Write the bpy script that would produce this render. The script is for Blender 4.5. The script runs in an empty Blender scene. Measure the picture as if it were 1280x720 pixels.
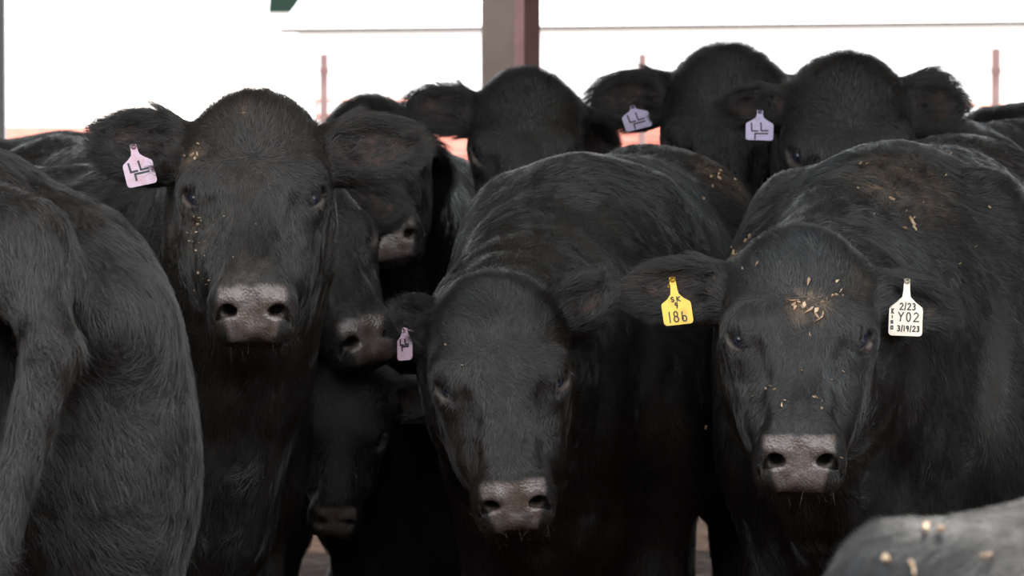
import bpy, math, random, time
import numpy as np
from mathutils import Vector, Matrix
T0 = time.time()
random.seed(7)
RNG = np.random.default_rng(11)
HAIR = True
QUICK = False
SC = bpy.context.scene

# ------------------------------------------------------------------ camera
F_PX = 6022.0
CAM = np.array([0.0, 0.0, 1.5])
PITCH = math.atan(300 / F_PX)
cam_data = bpy.data.cameras.new('camera')
cam_data.sensor_width = 36.0
cam_data.lens = F_PX / 1280 * 36.0
cam_data.clip_end = 400
cam_data.dof.use_dof = True
cam_data.dof.focus_distance = 8.0
cam_data.dof.aperture_fstop = 15.0
cam = bpy.data.objects.new('camera', cam_data)
cam.location = CAM
cam.rotation_euler = (math.pi / 2 - PITCH, 0, 0)
SC.collection.objects.link(cam)
SC.camera = cam
FWD = np.array([0, math.cos(PITCH), -math.sin(PITCH)])
UP = np.array([0, math.sin(PITCH), math.cos(PITCH)])


def ray(px, py):
    return FWD + np.array([1., 0, 0]) * (px - 640) / F_PX - UP * (py - 360) / F_PX


def at(px, py, depth):
    d = ray(px, py)
    return CAM + d * (depth / d[1])


# ------------------------------------------------------------------ light and exposure
SC.view_settings.view_transform = 'Standard'
SC.view_settings.look = 'None'
SC.view_settings.gamma = 1
SC.view_settings.exposure = 0.0
SC.view_settings.use_curve_mapping = False
world = bpy.data.worlds.new('sky')
SC.world = world
world.use_nodes = True
bg = world.node_tree.nodes['Background']
bg.inputs[0].default_value = (0.93, 0.97, 1.0, 1)
bg.inputs[1].default_value = 4.0
sun = bpy.data.lights.new('sun', 'SUN')
sun.energy = 9.0
sun.angle = math.radians(0.6)
sun.color = (1.0, 0.95, 0.88)
sun_o = bpy.data.objects.new('sun', sun)
sun_o.rotation_euler = (math.radians(-28), math.radians(14), 0)
SC.collection.objects.link(sun_o)
SC.cycles.max_bounces = 6
SC.cycles.diffuse_bounces = 4
SC.cycles.glossy_bounces = 3


# ------------------------------------------------------------------ materials
def mat(name, col, rough=0.6, metal=0.0, noise=None, spec=0.5, bump=None):
    m = bpy.data.materials.new(name)
    m.use_nodes = True
    nt = m.node_tree
    p = nt.nodes['Principled BSDF']
    p.inputs['Base Color'].default_value = (*col, 1)
    p.inputs['Roughness'].default_value = rough
    p.inputs['Metallic'].default_value = metal
    p.inputs['Specular IOR Level'].default_value = spec
    if noise:
        sc, col2, lo, hi = noise
        tc = nt.nodes.new('ShaderNodeTexCoord')
        n = nt.nodes.new('ShaderNodeTexNoise')
        n.inputs['Scale'].default_value = sc
        n.inputs['Detail'].default_value = 6
        nt.links.new(tc.outputs['Object'], n.inputs['Vector'])
        r = nt.nodes.new('ShaderNodeValToRGB')
        r.color_ramp.elements[0].position = lo
        r.color_ramp.elements[1].position = hi
        r.color_ramp.elements[0].color = (*col, 1)
        r.color_ramp.elements[1].color = (*col2, 1)
        nt.links.new(n.outputs['Fac'], r.inputs[0])
        nt.links.new(r.outputs[0], p.inputs['Base Color'])
        if bump:
            b = nt.nodes.new('ShaderNodeBump')
            b.inputs['Strength'].default_value = bump
            b.inputs['Distance'].default_value = 0.02
            nt.links.new(n.outputs['Fac'], b.inputs['Height'])
            nt.links.new(b.outputs[0], p.inputs['Normal'])
    return m


def coat_material():
    m = bpy.data.materials.new('black_coat')
    m.use_nodes = True
    nt = m.node_tree
    N, L = nt.nodes, nt.links
    p = N['Principled BSDF']
    at_ = N.new('ShaderNodeAttribute')
    at_.attribute_name = 'zone'
    sep = N.new('ShaderNodeSeparateColor')
    L.new(at_.outputs['Color'], sep.inputs[0])
    tc = N.new('ShaderNodeTexCoord')

    def noise(scale, detail=5, rough=.6):
        n = N.new('ShaderNodeTexNoise')
        n.inputs['Scale'].default_value = scale
        n.inputs['Detail'].default_value = detail
        n.inputs['Roughness'].default_value = rough
        L.new(tc.outputs['Object'], n.inputs['Vector'])
        return n

    def ramp(src, a, b, ca, cb):
        r = N.new('ShaderNodeValToRGB')
        r.color_ramp.elements[0].position = a
        r.color_ramp.elements[1].position = b
        r.color_ramp.elements[0].color = (*ca, 1)
        r.color_ramp.elements[1].color = (*cb, 1)
        L.new(src, r.inputs[0])
        return r.outputs[0]

    def mix(f, a, b):
        x = N.new('ShaderNodeMix')
        x.data_type = 'RGBA'
        if isinstance(f, float):
            x.inputs[0].default_value = f
        else:
            L.new(f, x.inputs[0])
        for i, v in ((6, a), (7, b)):
            if isinstance(v, tuple):
                x.inputs[i].default_value = (*v, 1)
            else:
                L.new(v, x.inputs[i])
        return x.outputs[2]

    def mth(op, a, b):
        x = N.new('ShaderNodeMath')
        x.operation = op
        for i, v in ((0, a), (1, b)):
            if isinstance(v, (int, float)):
                x.inputs[i].default_value = v
            else:
                L.new(v, x.inputs[i])
        return x.outputs[0]
    n1 = noise(3.5)
    base = ramp(n1.outputs['Fac'], .38, .68, (.011, .011, .0115), (.020, .017, .014))
    n2 = noise(60, 4)
    ear = ramp(n2.outputs['Fac'], .45, .7, (.020, .015, .014), (.085, .045, .038))
    c = mix(sep.outputs[1], base, ear)
    c = mix(at_.outputs['Alpha'], c, ramp(n2.outputs['Fac'], .35, .65, (.030, .025, .023), (.13, .10, .088)))
    n3 = noise(45, 6, .7)
    pad = ramp(n3.outputs['Fac'], .38, .66, (.085, .068, .064), (.17, .140, .132))
    n3b = noise(25, 4, .6)
    dirt = ramp(n3b.outputs['Fac'], .42, .62, (0, 0, 0), (.7, .7, .7))
    pad = mix(dirt, pad, (.065, .043, .026))
    c = mix(sep.outputs[0], c, pad)
    n4 = noise(75, 5, .75)
    th = ramp(n4.outputs['Fac'], .50, .60, (0, 0, 0), (1, 1, 1))
    dust = mth('MULTIPLY', th, sep.outputs[2])
    c = mix(dust, c, (.42, .27, .155))
    L.new(c, p.inputs['Base Color'])
    r = mth('SUBTRACT', .60, mth('MULTIPLY', sep.outputs[0], .32))
    L.new(r, p.inputs['Roughness'])
    L.new(mth('ADD', .22, mth('MULTIPLY', sep.outputs[0], .25)), p.inputs['Specular IOR Level'])
    n5 = noise(260, 3, .6)
    n6 = N.new('ShaderNodeTexVoronoi')
    n6.inputs['Scale'].default_value = 230
    L.new(tc.outputs['Object'], n6.inputs['Vector'])
    hm = mix(sep.outputs[0], n5.outputs['Fac'], n6.outputs['Distance'])
    b = N.new('ShaderNodeBump')
    b.inputs['Strength'].default_value = .35
    b.inputs['Distance'].default_value = .003
    L.new(hm, b.inputs['Height'])
    L.new(b.outputs[0], p.inputs['Normal'])
    return m


def hair_material(name, c1, c2, rough, spec):
    m = bpy.data.materials.new(name)
    m.use_nodes = True
    nt = m.node_tree
    p = nt.nodes['Principled BSDF']
    hi = nt.nodes.new('ShaderNodeHairInfo')
    r = nt.nodes.new('ShaderNodeValToRGB')
    r.color_ramp.elements[0].color = (*c1, 1)
    r.color_ramp.elements[1].color = (*c2, 1)
    nt.links.new(hi.outputs['Random'], r.inputs[0])
    nt.links.new(r.outputs[0], p.inputs['Base Color'])
    p.inputs['Roughness'].default_value = rough
    p.inputs['Specular IOR Level'].default_value = spec
    return m


M_COAT = coat_material()
M_HAIR = hair_material('black_hair', (.014, .014, .015), (.048, .044, .040), .36, .65)
_nt = M_HAIR.node_tree
_a = _nt.nodes.new('ShaderNodeAttribute')
_a.attribute_name = 'tint'
_nt.links.new(_a.outputs['Color'], _nt.nodes['Principled BSDF'].inputs['Base Color'])
M_WHISK = hair_material('dark_whisker', (.02, .02, .02), (.10, .09, .08), .4, .5)
M_LASH = hair_material('dark_lash', (.012, .012, .012), (.03, .028, .026), .4, .5)
M_EYE = mat('dark_eye', (.012, .014, .030), .07, 0, None, 1.0)
M_PINK = mat('pink_tag_plastic', (.56, .40, .50), .45, 0, (60, (.50, .30, .33), .45, .7))
M_VIOLET = mat('lilac_tag_plastic', (.50, .43, .62), .45, 0, (60, (.44, .36, .52), .45, .7))
M_YELLOW = mat('yellow_tag_plastic', (.80, .50, .045), .42, 0, (55, (.62, .33, .03), .5, .75))
M_WHITE = mat('white_tag_plastic', (.78, .70, .58), .42, 0, (30, (.62, .50, .38), .45, .75))
M_INK = mat('dark_ink', (.03, .03, .035), .6)
M_STRAW = mat('dry_straw', (.50, .36, .23), .7, 0, (90, (.26, .16, .09), .4, .6))
M_TAUPE = mat('taupe_steel', (.52, .42, .37), .6, 0, (4, (.44, .35, .31), .4, .6))
M_PINKST = mat('faded_red_steel', (.80, .50, .50), .55, 0, (6, (.62, .36, .36), .4, .6))
M_RUST = mat('rusty_steel', (.13, .065, .06), .6, 0, (5, (.17, .10, .09), .4, .6))
M_BROWN = mat('brown_steel', (.17, .095, .088), .6, 0, (5, (.14, .075, .07), .4, .6))
M_RED = mat('faded_red_pipe', (.70, .27, .21), .5, 0, (8, (.62, .22, .17), .4, .6))
M_WALL = mat('white_metal_siding', (.80, .80, .80), .5)
M_ROOFW = mat('white_metal_roof', (.82, .81, .80), .45)
M_EAVE = mat('brown_eave_trim', (.050, .036, .034), .7)
M_GREEN = mat('dark_green_metal', (.010, .018, .014), 1.0, 0, None, .0)
M_GREY = mat('grey_painted_steel', (.26, .27, .28), .6)
M_DIRT = mat('trodden_dirt', (.020, .011, .007), .95, 0, (9, (.055, .030, .018), .35, .65), .2, .8)
M_YARD = mat('pale_yard', (.55, .50, .46), .9, 0, (2, (.48, .43, .40), .4, .6), .2)
M_SHED = mat('shed_roof_underside', (.16, .15, .14), .7)


def smooth_obj(name, verts, faces, m, parent=None, smooth=True, mw=None):
    me = bpy.data.meshes.new(name)
    me.from_pydata([tuple(v) for v in verts], [], [tuple(f) for f in faces])
    me.update()
    if m:
        me.materials.append(m)
    if smooth:
        me.polygons.foreach_set('use_smooth', np.ones(len(me.polygons), bool))
    o = bpy.data.objects.new(name, me)
    SC.collection.objects.link(o)
    if parent:
        o.parent = parent
    return o


def box_geo(c, h, R=None):
    c = np.array(c, float)
    v = np.array([[sx * h[0], sy * h[1], sz * h[2]] for sx in (-1, 1) for sy in (-1, 1) for sz in (-1, 1)])
    if R is not None:
        v = v @ np.array(R).T
    return v + c, [(0, 1, 3, 2), (4, 6, 7, 5), (0, 4, 5, 1), (2, 3, 7, 6), (0, 2, 6, 4), (1, 5, 7, 3)]


def join_geo(parts):
    V, Fs, n = [], [], 0
    for v, f in parts:
        V.extend(list(v))
        Fs.extend([tuple(i + n for i in q) for q in f])
        n += len(v)
    return V, Fs


def tube_geo(path, rad, n=8):
    path = [np.array(p, float) for p in path]
    V, Fs = [], []
    for i, p in enumerate(path):
        t = path[min(i + 1, len(path) - 1)] - path[max(i - 1, 0)]
        t /= np.linalg.norm(t)
        a = np.cross(t, (0, 0, 1) if abs(t[2]) < .9 else (1, 0, 0))
        a /= np.linalg.norm(a)
        b = np.cross(t, a)
        r = rad[i] if isinstance(rad, (list, tuple)) else rad
        for k in range(n):
            an = 2 * math.pi * k / n
            V.append(p + r * (math.cos(an) * a + math.sin(an) * b))
    for i in range(len(path) - 1):
        for k in range(n):
            k2 = (k + 1) % n
            Fs.append((i * n + k, i * n + k2, (i + 1) * n + k2, (i + 1) * n + k))
    Fs.append(tuple(range(n)))
    Fs.append(tuple((len(path) - 1) * n + k for k in reversed(range(n))))
    return V, Fs


def structure(o):
    o['kind'] = 'structure'
    return o


def tag(o, label, cat, group=None):
    o['label'] = label
    o['category'] = cat
    if group:
        o['group'] = group


def thing(name, loc, label, cat, group=None):
    o = bpy.data.objects.new(name, None)
    o.empty_display_size = .1
    o.location = loc
    SC.collection.objects.link(o)
    tag(o, label, cat, group)
    return o


# ------------------------------------------------------------------ the place: pen floor, yard, shed roof
def flat(name, x0, x1, y0, y1, z, m, nx=1, ny=1, amp=0):
    xs, ys = np.linspace(x0, x1, nx + 1), np.linspace(y0, y1, ny + 1)
    V = [(x, y, z + (amp * (math.sin(x * 9 + y * 3) * math.sin(y * 11 - x * 4) + .6 * math.sin(x * 23) * math.sin(y * 19 + x * 7)) if amp else 0)) for y in ys for x in xs]
    Fs = [(j * (nx + 1) + i, j * (nx + 1) + i + 1, (j + 1) * (nx + 1) + i + 1, (j + 1) * (nx + 1) + i) for j in range(ny) for i in range(nx)]
    return smooth_obj(name, V, Fs, m)


M_DIRT.node_tree.nodes['Principled BSDF'].inputs['Specular IOR Level'].default_value = .05
structure(flat('floor', -9, 9, -6, 19, 0, M_DIRT, 180, 250, .012))
structure(flat('ground', -150, 150, -90, 19, -.03, M_DIRT))
structure(flat('ground', -150, 150, 19, 260, -.02, M_YARD))
V, Fs = join_geo([box_geo((0, 11.6, 4.3), (7, 5.0, .08))] + [box_geo((0, y, 4.12), (7, .05, .1)) for y in (6.8, 9.2, 11.6, 14.0, 16.4)])
structure(smooth_obj('ceiling', V, Fs, M_SHED, smooth=False))  # unseen shed roof, its edges placed to shape light on herd and column

structure(smooth_obj('shade_wall_left', *box_geo((-7, 11.6, 2.1), (.06, 5.0, 2.12)), M_SHED, smooth=False))  # added out of view to keep side light off the cheeks
structure(smooth_obj('shade_wall_right', *box_geo((7, 11.6, 2.1), (.06, 5.0, 2.12)), M_SHED, smooth=False))  # unseen as well, added to block light from the right

structure(smooth_obj('shade_wall_back', *box_geo((0, -8, 2.4), (30, .1, 2.4)), M_SHED, smooth=False))  # added behind the camera to cut low front light on the herd

# steel column of the shed
c0 = at(602, 0, 18)
s = 18 / F_PX
col = thing('support_column', (c0[0] + 36 * s, 18, 0), 'brown steel support column standing behind the herd', 'column')
V, Fs = join_geo([box_geo((-36 * s + 20.5 * s, 0, 2.15), (20.5 * s, .02, 2.08)), box_geo((-8 * s, .07, 2.15), (.012, .06, 2.08))])
smooth_obj('front_plate', V, Fs, M_TAUPE, col, False)
V, Fs = box_geo((-36 * s + 47 * s, .01, 2.15), (6 * s, .035, 2.08))
smooth_obj('edge_strip', V, Fs, M_PINKST, col, False)
V, Fs = box_geo((-36 * s + 63 * s, .05, 2.15), (10 * s, .035, 2.08))
smooth_obj('side_channel', V, Fs, M_BROWN, col, False)
V, Fs = box_geo((0, .04, .035), (.17, .14, .035))
smooth_obj('base_plate', V, Fs, M_BROWN, col, False)
c1 = at(-4, 0, 18)
V, Fs = join_geo([box_geo((0, 0, 2.1), (.03, .03, 2.1)), box_geo((0, 0, .02), (.08, .08, .02))])
o = smooth_obj('steel_post', V, Fs, M_GREY, None, False)
o.location = (c1[0], 18, 0)
tag(o, 'thin pale grey post at the far left edge behind the herd', 'post')


# ------------------------------------------------------------------ far yard: pipe fence, white barn, green roofed shed
FD = 36.0


def fence_post(px, ytop, i, label, w=.032):
    p = at(px, ytop, FD)
    t = thing('fence_post', (p[0], FD, -.02), label, 'fence post')
    V, Fs = tube_geo([(0, 0, 0), (0, 0, p[2] + .02 - .03), (0, 0, p[2] + .0)], [w, w, w * .6], 10)
    smooth_obj('post', V, Fs, M_RUST, t)
    for z in (.6, 1.0, 1.35):
        V, Fs = tube_geo([(0, 0, z - .02), (0, 0, z + .02)], w * 1.2, 10)
        smooth_obj('clamp', V, Fs, M_RUST, t)
    return p


fence_post(405, 64, 0, 'slim reddish fence post far behind, left of the brown column')
fence_post(803, 64, 1, 'slim reddish fence post far behind, just right of the brown column', .03)
fence_post(1245, 57, 2, 'slim reddish fence post far behind, at the right edge', .036)


def pipe_gate(px0, px1, ytop, label, lumps=False):
    a, b = at(px0, ytop, FD), at(px1, ytop, FD)
    x0, x1, zt = a[0], b[0], a[2]
    t = thing('pipe_gate', ((x0 + x1) / 2, FD + .1, -.02), label, 'gate')
    hw = (x1 - x0) / 2
    V, Fs = join_geo([tube_geo([(-hw, 0, .15), (-hw, 0, zt), (hw, 0, zt), (hw, 0, .15), (-hw, 0, .15)], .022, 8)])
    smooth_obj('gate_frame', V, Fs, M_RED, t)
    k = 0
    z = zt - .12
    while z > .3:
        V, Fs = tube_geo([(-hw, 0, z), (hw, 0, z)], .018, 8)
        smooth_obj('rail', V, Fs, M_RED, t)
        z -= .14
    V, Fs = join_geo([box_geo((0, .03, .55), (hw * .97, .004, .38))])
    smooth_obj('sheet_panel', V, Fs, M_RED, t, False)
    return t


pipe_gate(-30, 180, 176, 'low red pipe gate far behind at the left edge')
pipe_gate(395, 600, 122, 'red pipe gate far behind, left of the brown column')
pipe_gate(690, 850, 152, 'red pipe gate far behind, right of the brown column')
pipe_gate(1140, 1330, 128, 'red pipe gate far behind at the right edge')

BD = 100.0
b = thing('white_barn', (6, BD, 0), 'long white metal barn with dark eave line far across the yard', 'building')
eL, eR = at(372, 36, BD), at(1400, 25, BD)
zl, zr = eL[2], eR[2]
xl, xr = eL[0] - 6, eR[0] - 6
V = [(xl, 0, 0), (xr, 0, 0), (xr, 0, zr), (xl, 0, zl), (xl, 10, 0), (xr, 10, 0), (xr, 10, zr), (xl, 10, zl)]
Fs = [(0, 1, 2, 3), (5, 4, 7, 6), (4, 0, 3, 7), (1, 5, 6, 2), (3, 2, 6, 7)]
smooth_obj('wall', V, Fs, M_WALL, b, False)
ov = .35
V = [(xl - ov, -.4, zl), (xr + ov, -.4, zr), (xr + ov - 1, 5, zr + 2.2), (xl - ov + 1.3, 5, zl + 2.2), (xl - ov, 10.4, zl), (xr + ov, 10.4, zr)]
Fs = [(0, 1, 2, 3), (3, 2, 5, 4), (0, 3, 4), (1, 5, 2)]
smooth_obj('roof', V, Fs, M_ROOFW, b, False)
V = [(xl - ov, -.45, zl - .09), (xr + ov, -.45, zr - .09), (xr + ov, -.45, zr + .01), (xl - ov, -.45, zl + .01), (xl - ov, 0, zl - .09), (xr + ov, 0, zr - .09), (xr + ov, 0, zr + .01), (xl - ov, 0, zl + .01)]
Fs = [(0, 1, 2, 3), (0, 4, 5, 1), (5, 4, 7, 6), (0, 3, 7, 4), (1, 5, 6, 2)]
smooth_obj('eave_trim', V, Fs, M_EAVE, b, False)

GD = 140.0
g0, g1 = at(335, 16, GD), at(430, -40, GD)
g = thing('farm_shed', ((g0[0] + g1[0]) / 2, GD, 0), 'white farm shed with dark green fascia behind the white barn roof', 'building')
hw = (g1[0] - g0[0]) / 2
V, Fs = box_geo((0, 3, g0[2] / 2), (hw, 3, g0[2] / 2))
smooth_obj('wall', V, Fs, M_WALL, g, False)
V = [(-hw, -.15, g0[2]), (hw, -.15, g0[2]), (hw, 3, g0[2] + 1.6), (-hw, 3, g0[2] + 1.6), (-hw, 6.2, g0[2]), (hw, 6.2, g0[2])]
smooth_obj('roof', V, [(0, 1, 2, 3), (3, 2, 5, 4), (0, 3, 4), (1, 5, 2), (0, 4, 5, 1)], M_GREEN, g, False)


# ------------------------------------------------------------------ implicit surfaces
def smin(a, b, k):
    h = np.maximum(k - np.abs(a - b), 0) / k
    return np.minimum(a, b) - h * h * k * .25


class Field:
    def __init__(self):
        self.pr = []

    def add(self, kind, M, prm, k, op, c, R):
        """M: 4x4 local->world with uniform scale; prm in local units"""
        s = np.linalg.norm(M[:3, 0])
        Ri = (M[:3, :3] / s).T / s
        self.pr.append((kind, Ri.astype(np.float32), M[:3, 3].astype(np.float32), prm, k * s, op, s,
                        (M[:3, :3] @ np.array(c) + M[:3, 3]), R * s))

    def ell(self, M, c, r, k=.04, op=1, R=None):
        c = np.array(c, float)
        L = np.eye(4)
        L[:3, 3] = c
        if R is not None:
            L[:3, :3] = R
        self.add('e', M @ L, np.array(r, np.float32), k, op, (0, 0, 0), max(r))

    def cap(self, M, a, ra, b, rb, k=.04, op=1):
        a, b = np.array(a, float), np.array(b, float)
        self.add('c', M, (a.astype(np.float32), b.astype(np.float32), ra, rb), k, op, (a + b) / 2, np.linalg.norm(b - a) / 2 + max(ra, rb))

    def box(self, M, c, h, r, k=.03, op=1):
        L = np.eye(4)
        L[:3, 3] = c
        self.add('b', M @ L, (np.array(h, np.float32), r), k, op, (0, 0, 0), np.linalg.norm(h) + r)

    def eval(self, P, cen=None, brad=0.0, margin=.10):
        """P (B,n,3)"""
        B, n = P.shape[:2]
        D = np.full((B, n), .5, np.float32)
        if cen is None:
            cen = P[:, 0]
        for kind, Ri, o, prm, k, op, s, c, R in self.pr:
            m = np.linalg.norm(cen - c.astype(np.float32), axis=1) < R + k + brad + margin
            if not m.any():
                continue
            q = (P[m] - o) @ Ri.T
            if kind == 'e':
                k0 = np.sqrt(((q / prm) ** 2).sum(-1))
                k1 = np.sqrt(((q / (prm * prm)) ** 2).sum(-1)) + 1e-9
                d = k0 * (k0 - 1) / k1
            elif kind == 'c':
                a, b, ra, rb = prm
                ab = b - a
                t = np.clip(((q - a) @ ab) / float(ab @ ab), 0, 1)
                d = np.sqrt(((q - a - t[..., None] * ab) ** 2).sum(-1)) - (ra + (rb - ra) * t)
            else:
                h, r = prm
                qq = np.abs(q) - h
                d = np.sqrt((np.maximum(qq, 0) ** 2).sum(-1)) + np.minimum(qq.max(-1), 0) - r
            d = (d * s).astype(np.float32)
            cur = D[m]
            D[m] = smin(cur, d, k) if op > 0 else -smin(-cur, d, k)
        return D

    def val(self, P):
        return self.eval(P[:, None, :].astype(np.float32))[:, 0]

    def grad(self, P, e=.002):
        g = np.empty_like(P)
        for a in range(3):
            d = np.zeros(3, np.float32)
            d[a] = e
            g[:, a] = self.val(P + d) - self.val(P - d)
        return g / (2 * e)

    def mesh(self, h):
        pos = [(c - R, c + R) for (_, _, _, _, k, op, s, c, R) in self.pr if op > 0]
        lo = np.min([p[0] for p in pos], 0) - .06
        hi = np.max([p[1] for p in pos], 0) + .06
        bs = 8
        nb = np.ceil((hi - lo) / (h * bs)).astype(int)
        bi = np.stack(np.meshgrid(*[np.arange(n) for n in nb], indexing='ij'), -1).reshape(-1, 3)
        cen = (lo + (bi + .5) * bs * h).astype(np.float32)
        rad = bs * h * .5 * math.sqrt(3)
        dc = self.eval(cen[:, None, :], None, 0, margin=.35)[:, 0]
        act = np.abs(dc) < rad * 1.6 + .03
        G = np.repeat(np.repeat(np.repeat(dc.reshape(nb), bs, 0), bs, 1), bs, 2).astype(np.float32)
        off = np.stack(np.meshgrid(*[np.arange(bs)] * 3, indexing='ij'), -1).reshape(-1, 3)
        ab = bi[act]
        for s0 in range(0, len(ab), 1500):
            q = ab[s0:s0 + 1500]
            gi = q[:, None, :] * bs + off[None]
            P = (lo + gi * h).astype(np.float32)
            D = self.eval(P, cen[act][s0:s0 + 1500], rad)
            G[gi[..., 0], gi[..., 1], gi[..., 2]] = D
        ins = G < 0
        a = ins[:-1, :-1, :-1]
        allv, anyv = a.copy(), a.copy()
        for dx in (0, 1):
            for dy in (0, 1):
                for dz in (0, 1):
                    b = ins[dx:ins.shape[0] - 1 + dx, dy:ins.shape[1] - 1 + dy, dz:ins.shape[2] - 1 + dz]
                    allv &= b
                    anyv |= b
        cells = np.argwhere(anyv & ~allv)
        idx = np.full(a.shape, -1, np.int32)
        idx[cells[:, 0], cells[:, 1], cells[:, 2]] = np.arange(len(cells))
        cor = [(dx, dy, dz) for dx in (0, 1) for dy in (0, 1) for dz in (0, 1)]
        val = np.stack([G[cells[:, 0] + c[0], cells[:, 1] + c[1], cells[:, 2] + c[2]] for c in cor], 1)
        acc = np.zeros((len(cells), 3), np.float32)
        cnt = np.zeros(len(cells), np.float32)
        for i in range(8):
            for j in range(i + 1, 8):
                df = np.abs(np.array(cor[i]) - np.array(cor[j]))
                if df.sum() != 1:
                    continue
                va, vb = val[:, i], val[:, j]
                m = (va < 0) != (vb < 0)
                t = np.where(m, va / np.where(m, va - vb, 1), 0)
                p = np.array(cor[i])[None] + t[:, None] * (np.array(cor[j]) - np.array(cor[i]))[None]
                acc += np.where(m[:, None], p, 0)
                cnt += m
        V = (lo + (cells + acc / cnt[:, None]) * h).astype(np.float32)
        quads = []
        for ax in range(3):
            sl0 = [slice(None)] * 3
            sl1 = [slice(None)] * 3
            sl0[ax] = slice(0, -1)
            sl1[ax] = slice(1, None)
            e0, e1 = ins[tuple(sl0)], ins[tuple(sl1)]
            ed = np.argwhere(e0 != e1)
            fl = e0[ed[:, 0], ed[:, 1], ed[:, 2]]
            u, w = [(1, 2), (2, 0), (0, 1)][ax]
            ok = (ed[:, u] > 0) & (ed[:, w] > 0) & (ed[:, u] < idx.shape[u]) & (ed[:, w] < idx.shape[w])
            ed, fl = ed[ok], fl[ok]

            def cid(du, dw):
                q = ed.copy()
                q[:, u] += du
                q[:, w] += dw
                return idx[q[:, 0], q[:, 1], q[:, 2]]
            Q = np.stack([cid(-1, -1), cid(0, -1), cid(0, 0), cid(-1, 0)], 1)
            Q[~fl] = Q[~fl][:, ::-1]
            quads.append(Q[(Q >= 0).all(1)])
        Q = np.concatenate(quads)
        for it in range(2):
            d = self.val(V)
            g = self.grad(V)
            gl = (g * g).sum(1) + 1e-6
            st = -d / gl
            st = np.clip(st, -.6 * h, .6 * h)
            V += g * st[:, None]
        g = self.grad(V)
        Nn = g / (np.linalg.norm(g, axis=1)[:, None] + 1e-9)
        return V, Q, Nn

    def hit(self, px, py, t0=2.5, t1=13.0):
        """first surface point along the camera ray"""
        d = ray(px, py)
        d = d / np.linalg.norm(d)
        ts = np.arange(t0, t1, .004)
        P = CAM + ts[:, None] * d
        v = self.val(P.astype(np.float32))
        w = np.where(v < 0)[0]
        return P[w[0]] if len(w) else None


def wav(P, f, seed):
    r = np.random.default_rng(seed)
    o = np.zeros(len(P), np.float32)
    for i in range(6):
        k = r.normal(size=3) * f
        o += np.sin(P @ k.astype(np.float32) + r.uniform(0, 6.28))
    return o / 6


def rotm(axis, deg):
    return np.array(Matrix.Rotation(math.radians(deg), 3, axis))


def m4(R, t, s=1.0):
    M = np.eye(4)
    M[:3, :3] = np.array(R) * s
    M[:3, 3] = t
    return M


def sstep(x, a, b):
    t = np.clip((x - a) / (b - a), 0, 1)
    return t * t * (3 - 2 * t)


# head frame: y runs from the poll (0) to the nose (.46), z out of the forehead, x to the animal's right
def eye_frame(s):
    """centre, outward normal, long axis, short axis of the eye in head space"""
    o = np.array([s * .72, -.02, .69])
    o /= np.linalg.norm(o)
    a = np.array([-s * .42, .86, -.12])
    a -= o * (a @ o)
    a /= np.linalg.norm(a)
    return np.array([s * .0845, .183, -.044]), o, a, np.cross(o, a)


# muzzle frame: x, down the pad, out of the pad
MN = np.array([0, .66, .75])
MT = np.array([0, .75, -.66])
MO = np.array([0, .416, -.050])


class Shorter:
    """passes shapes on with the face shortened below the eyes"""

    def __init__(self, f, H):
        self.f, self.H = f, H

    def w(self, M, p):
        p = np.array(p, float)
        if M is self.H and p[1] > .2:
            p[1] = .2 + (p[1] - .2) * .9
        return p

    def ell(self, M, c, *a, **k):
        self.f.ell(M, self.w(M, c), *a, **k)

    def box(self, M, c, *a, **k):
        self.f.box(M, self.w(M, c), *a, **k)

    def cap(self, M, a, ra, b, *r, **k):
        self.f.cap(M, self.w(M, a), ra, self.w(M, b), *r, **k)


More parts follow.
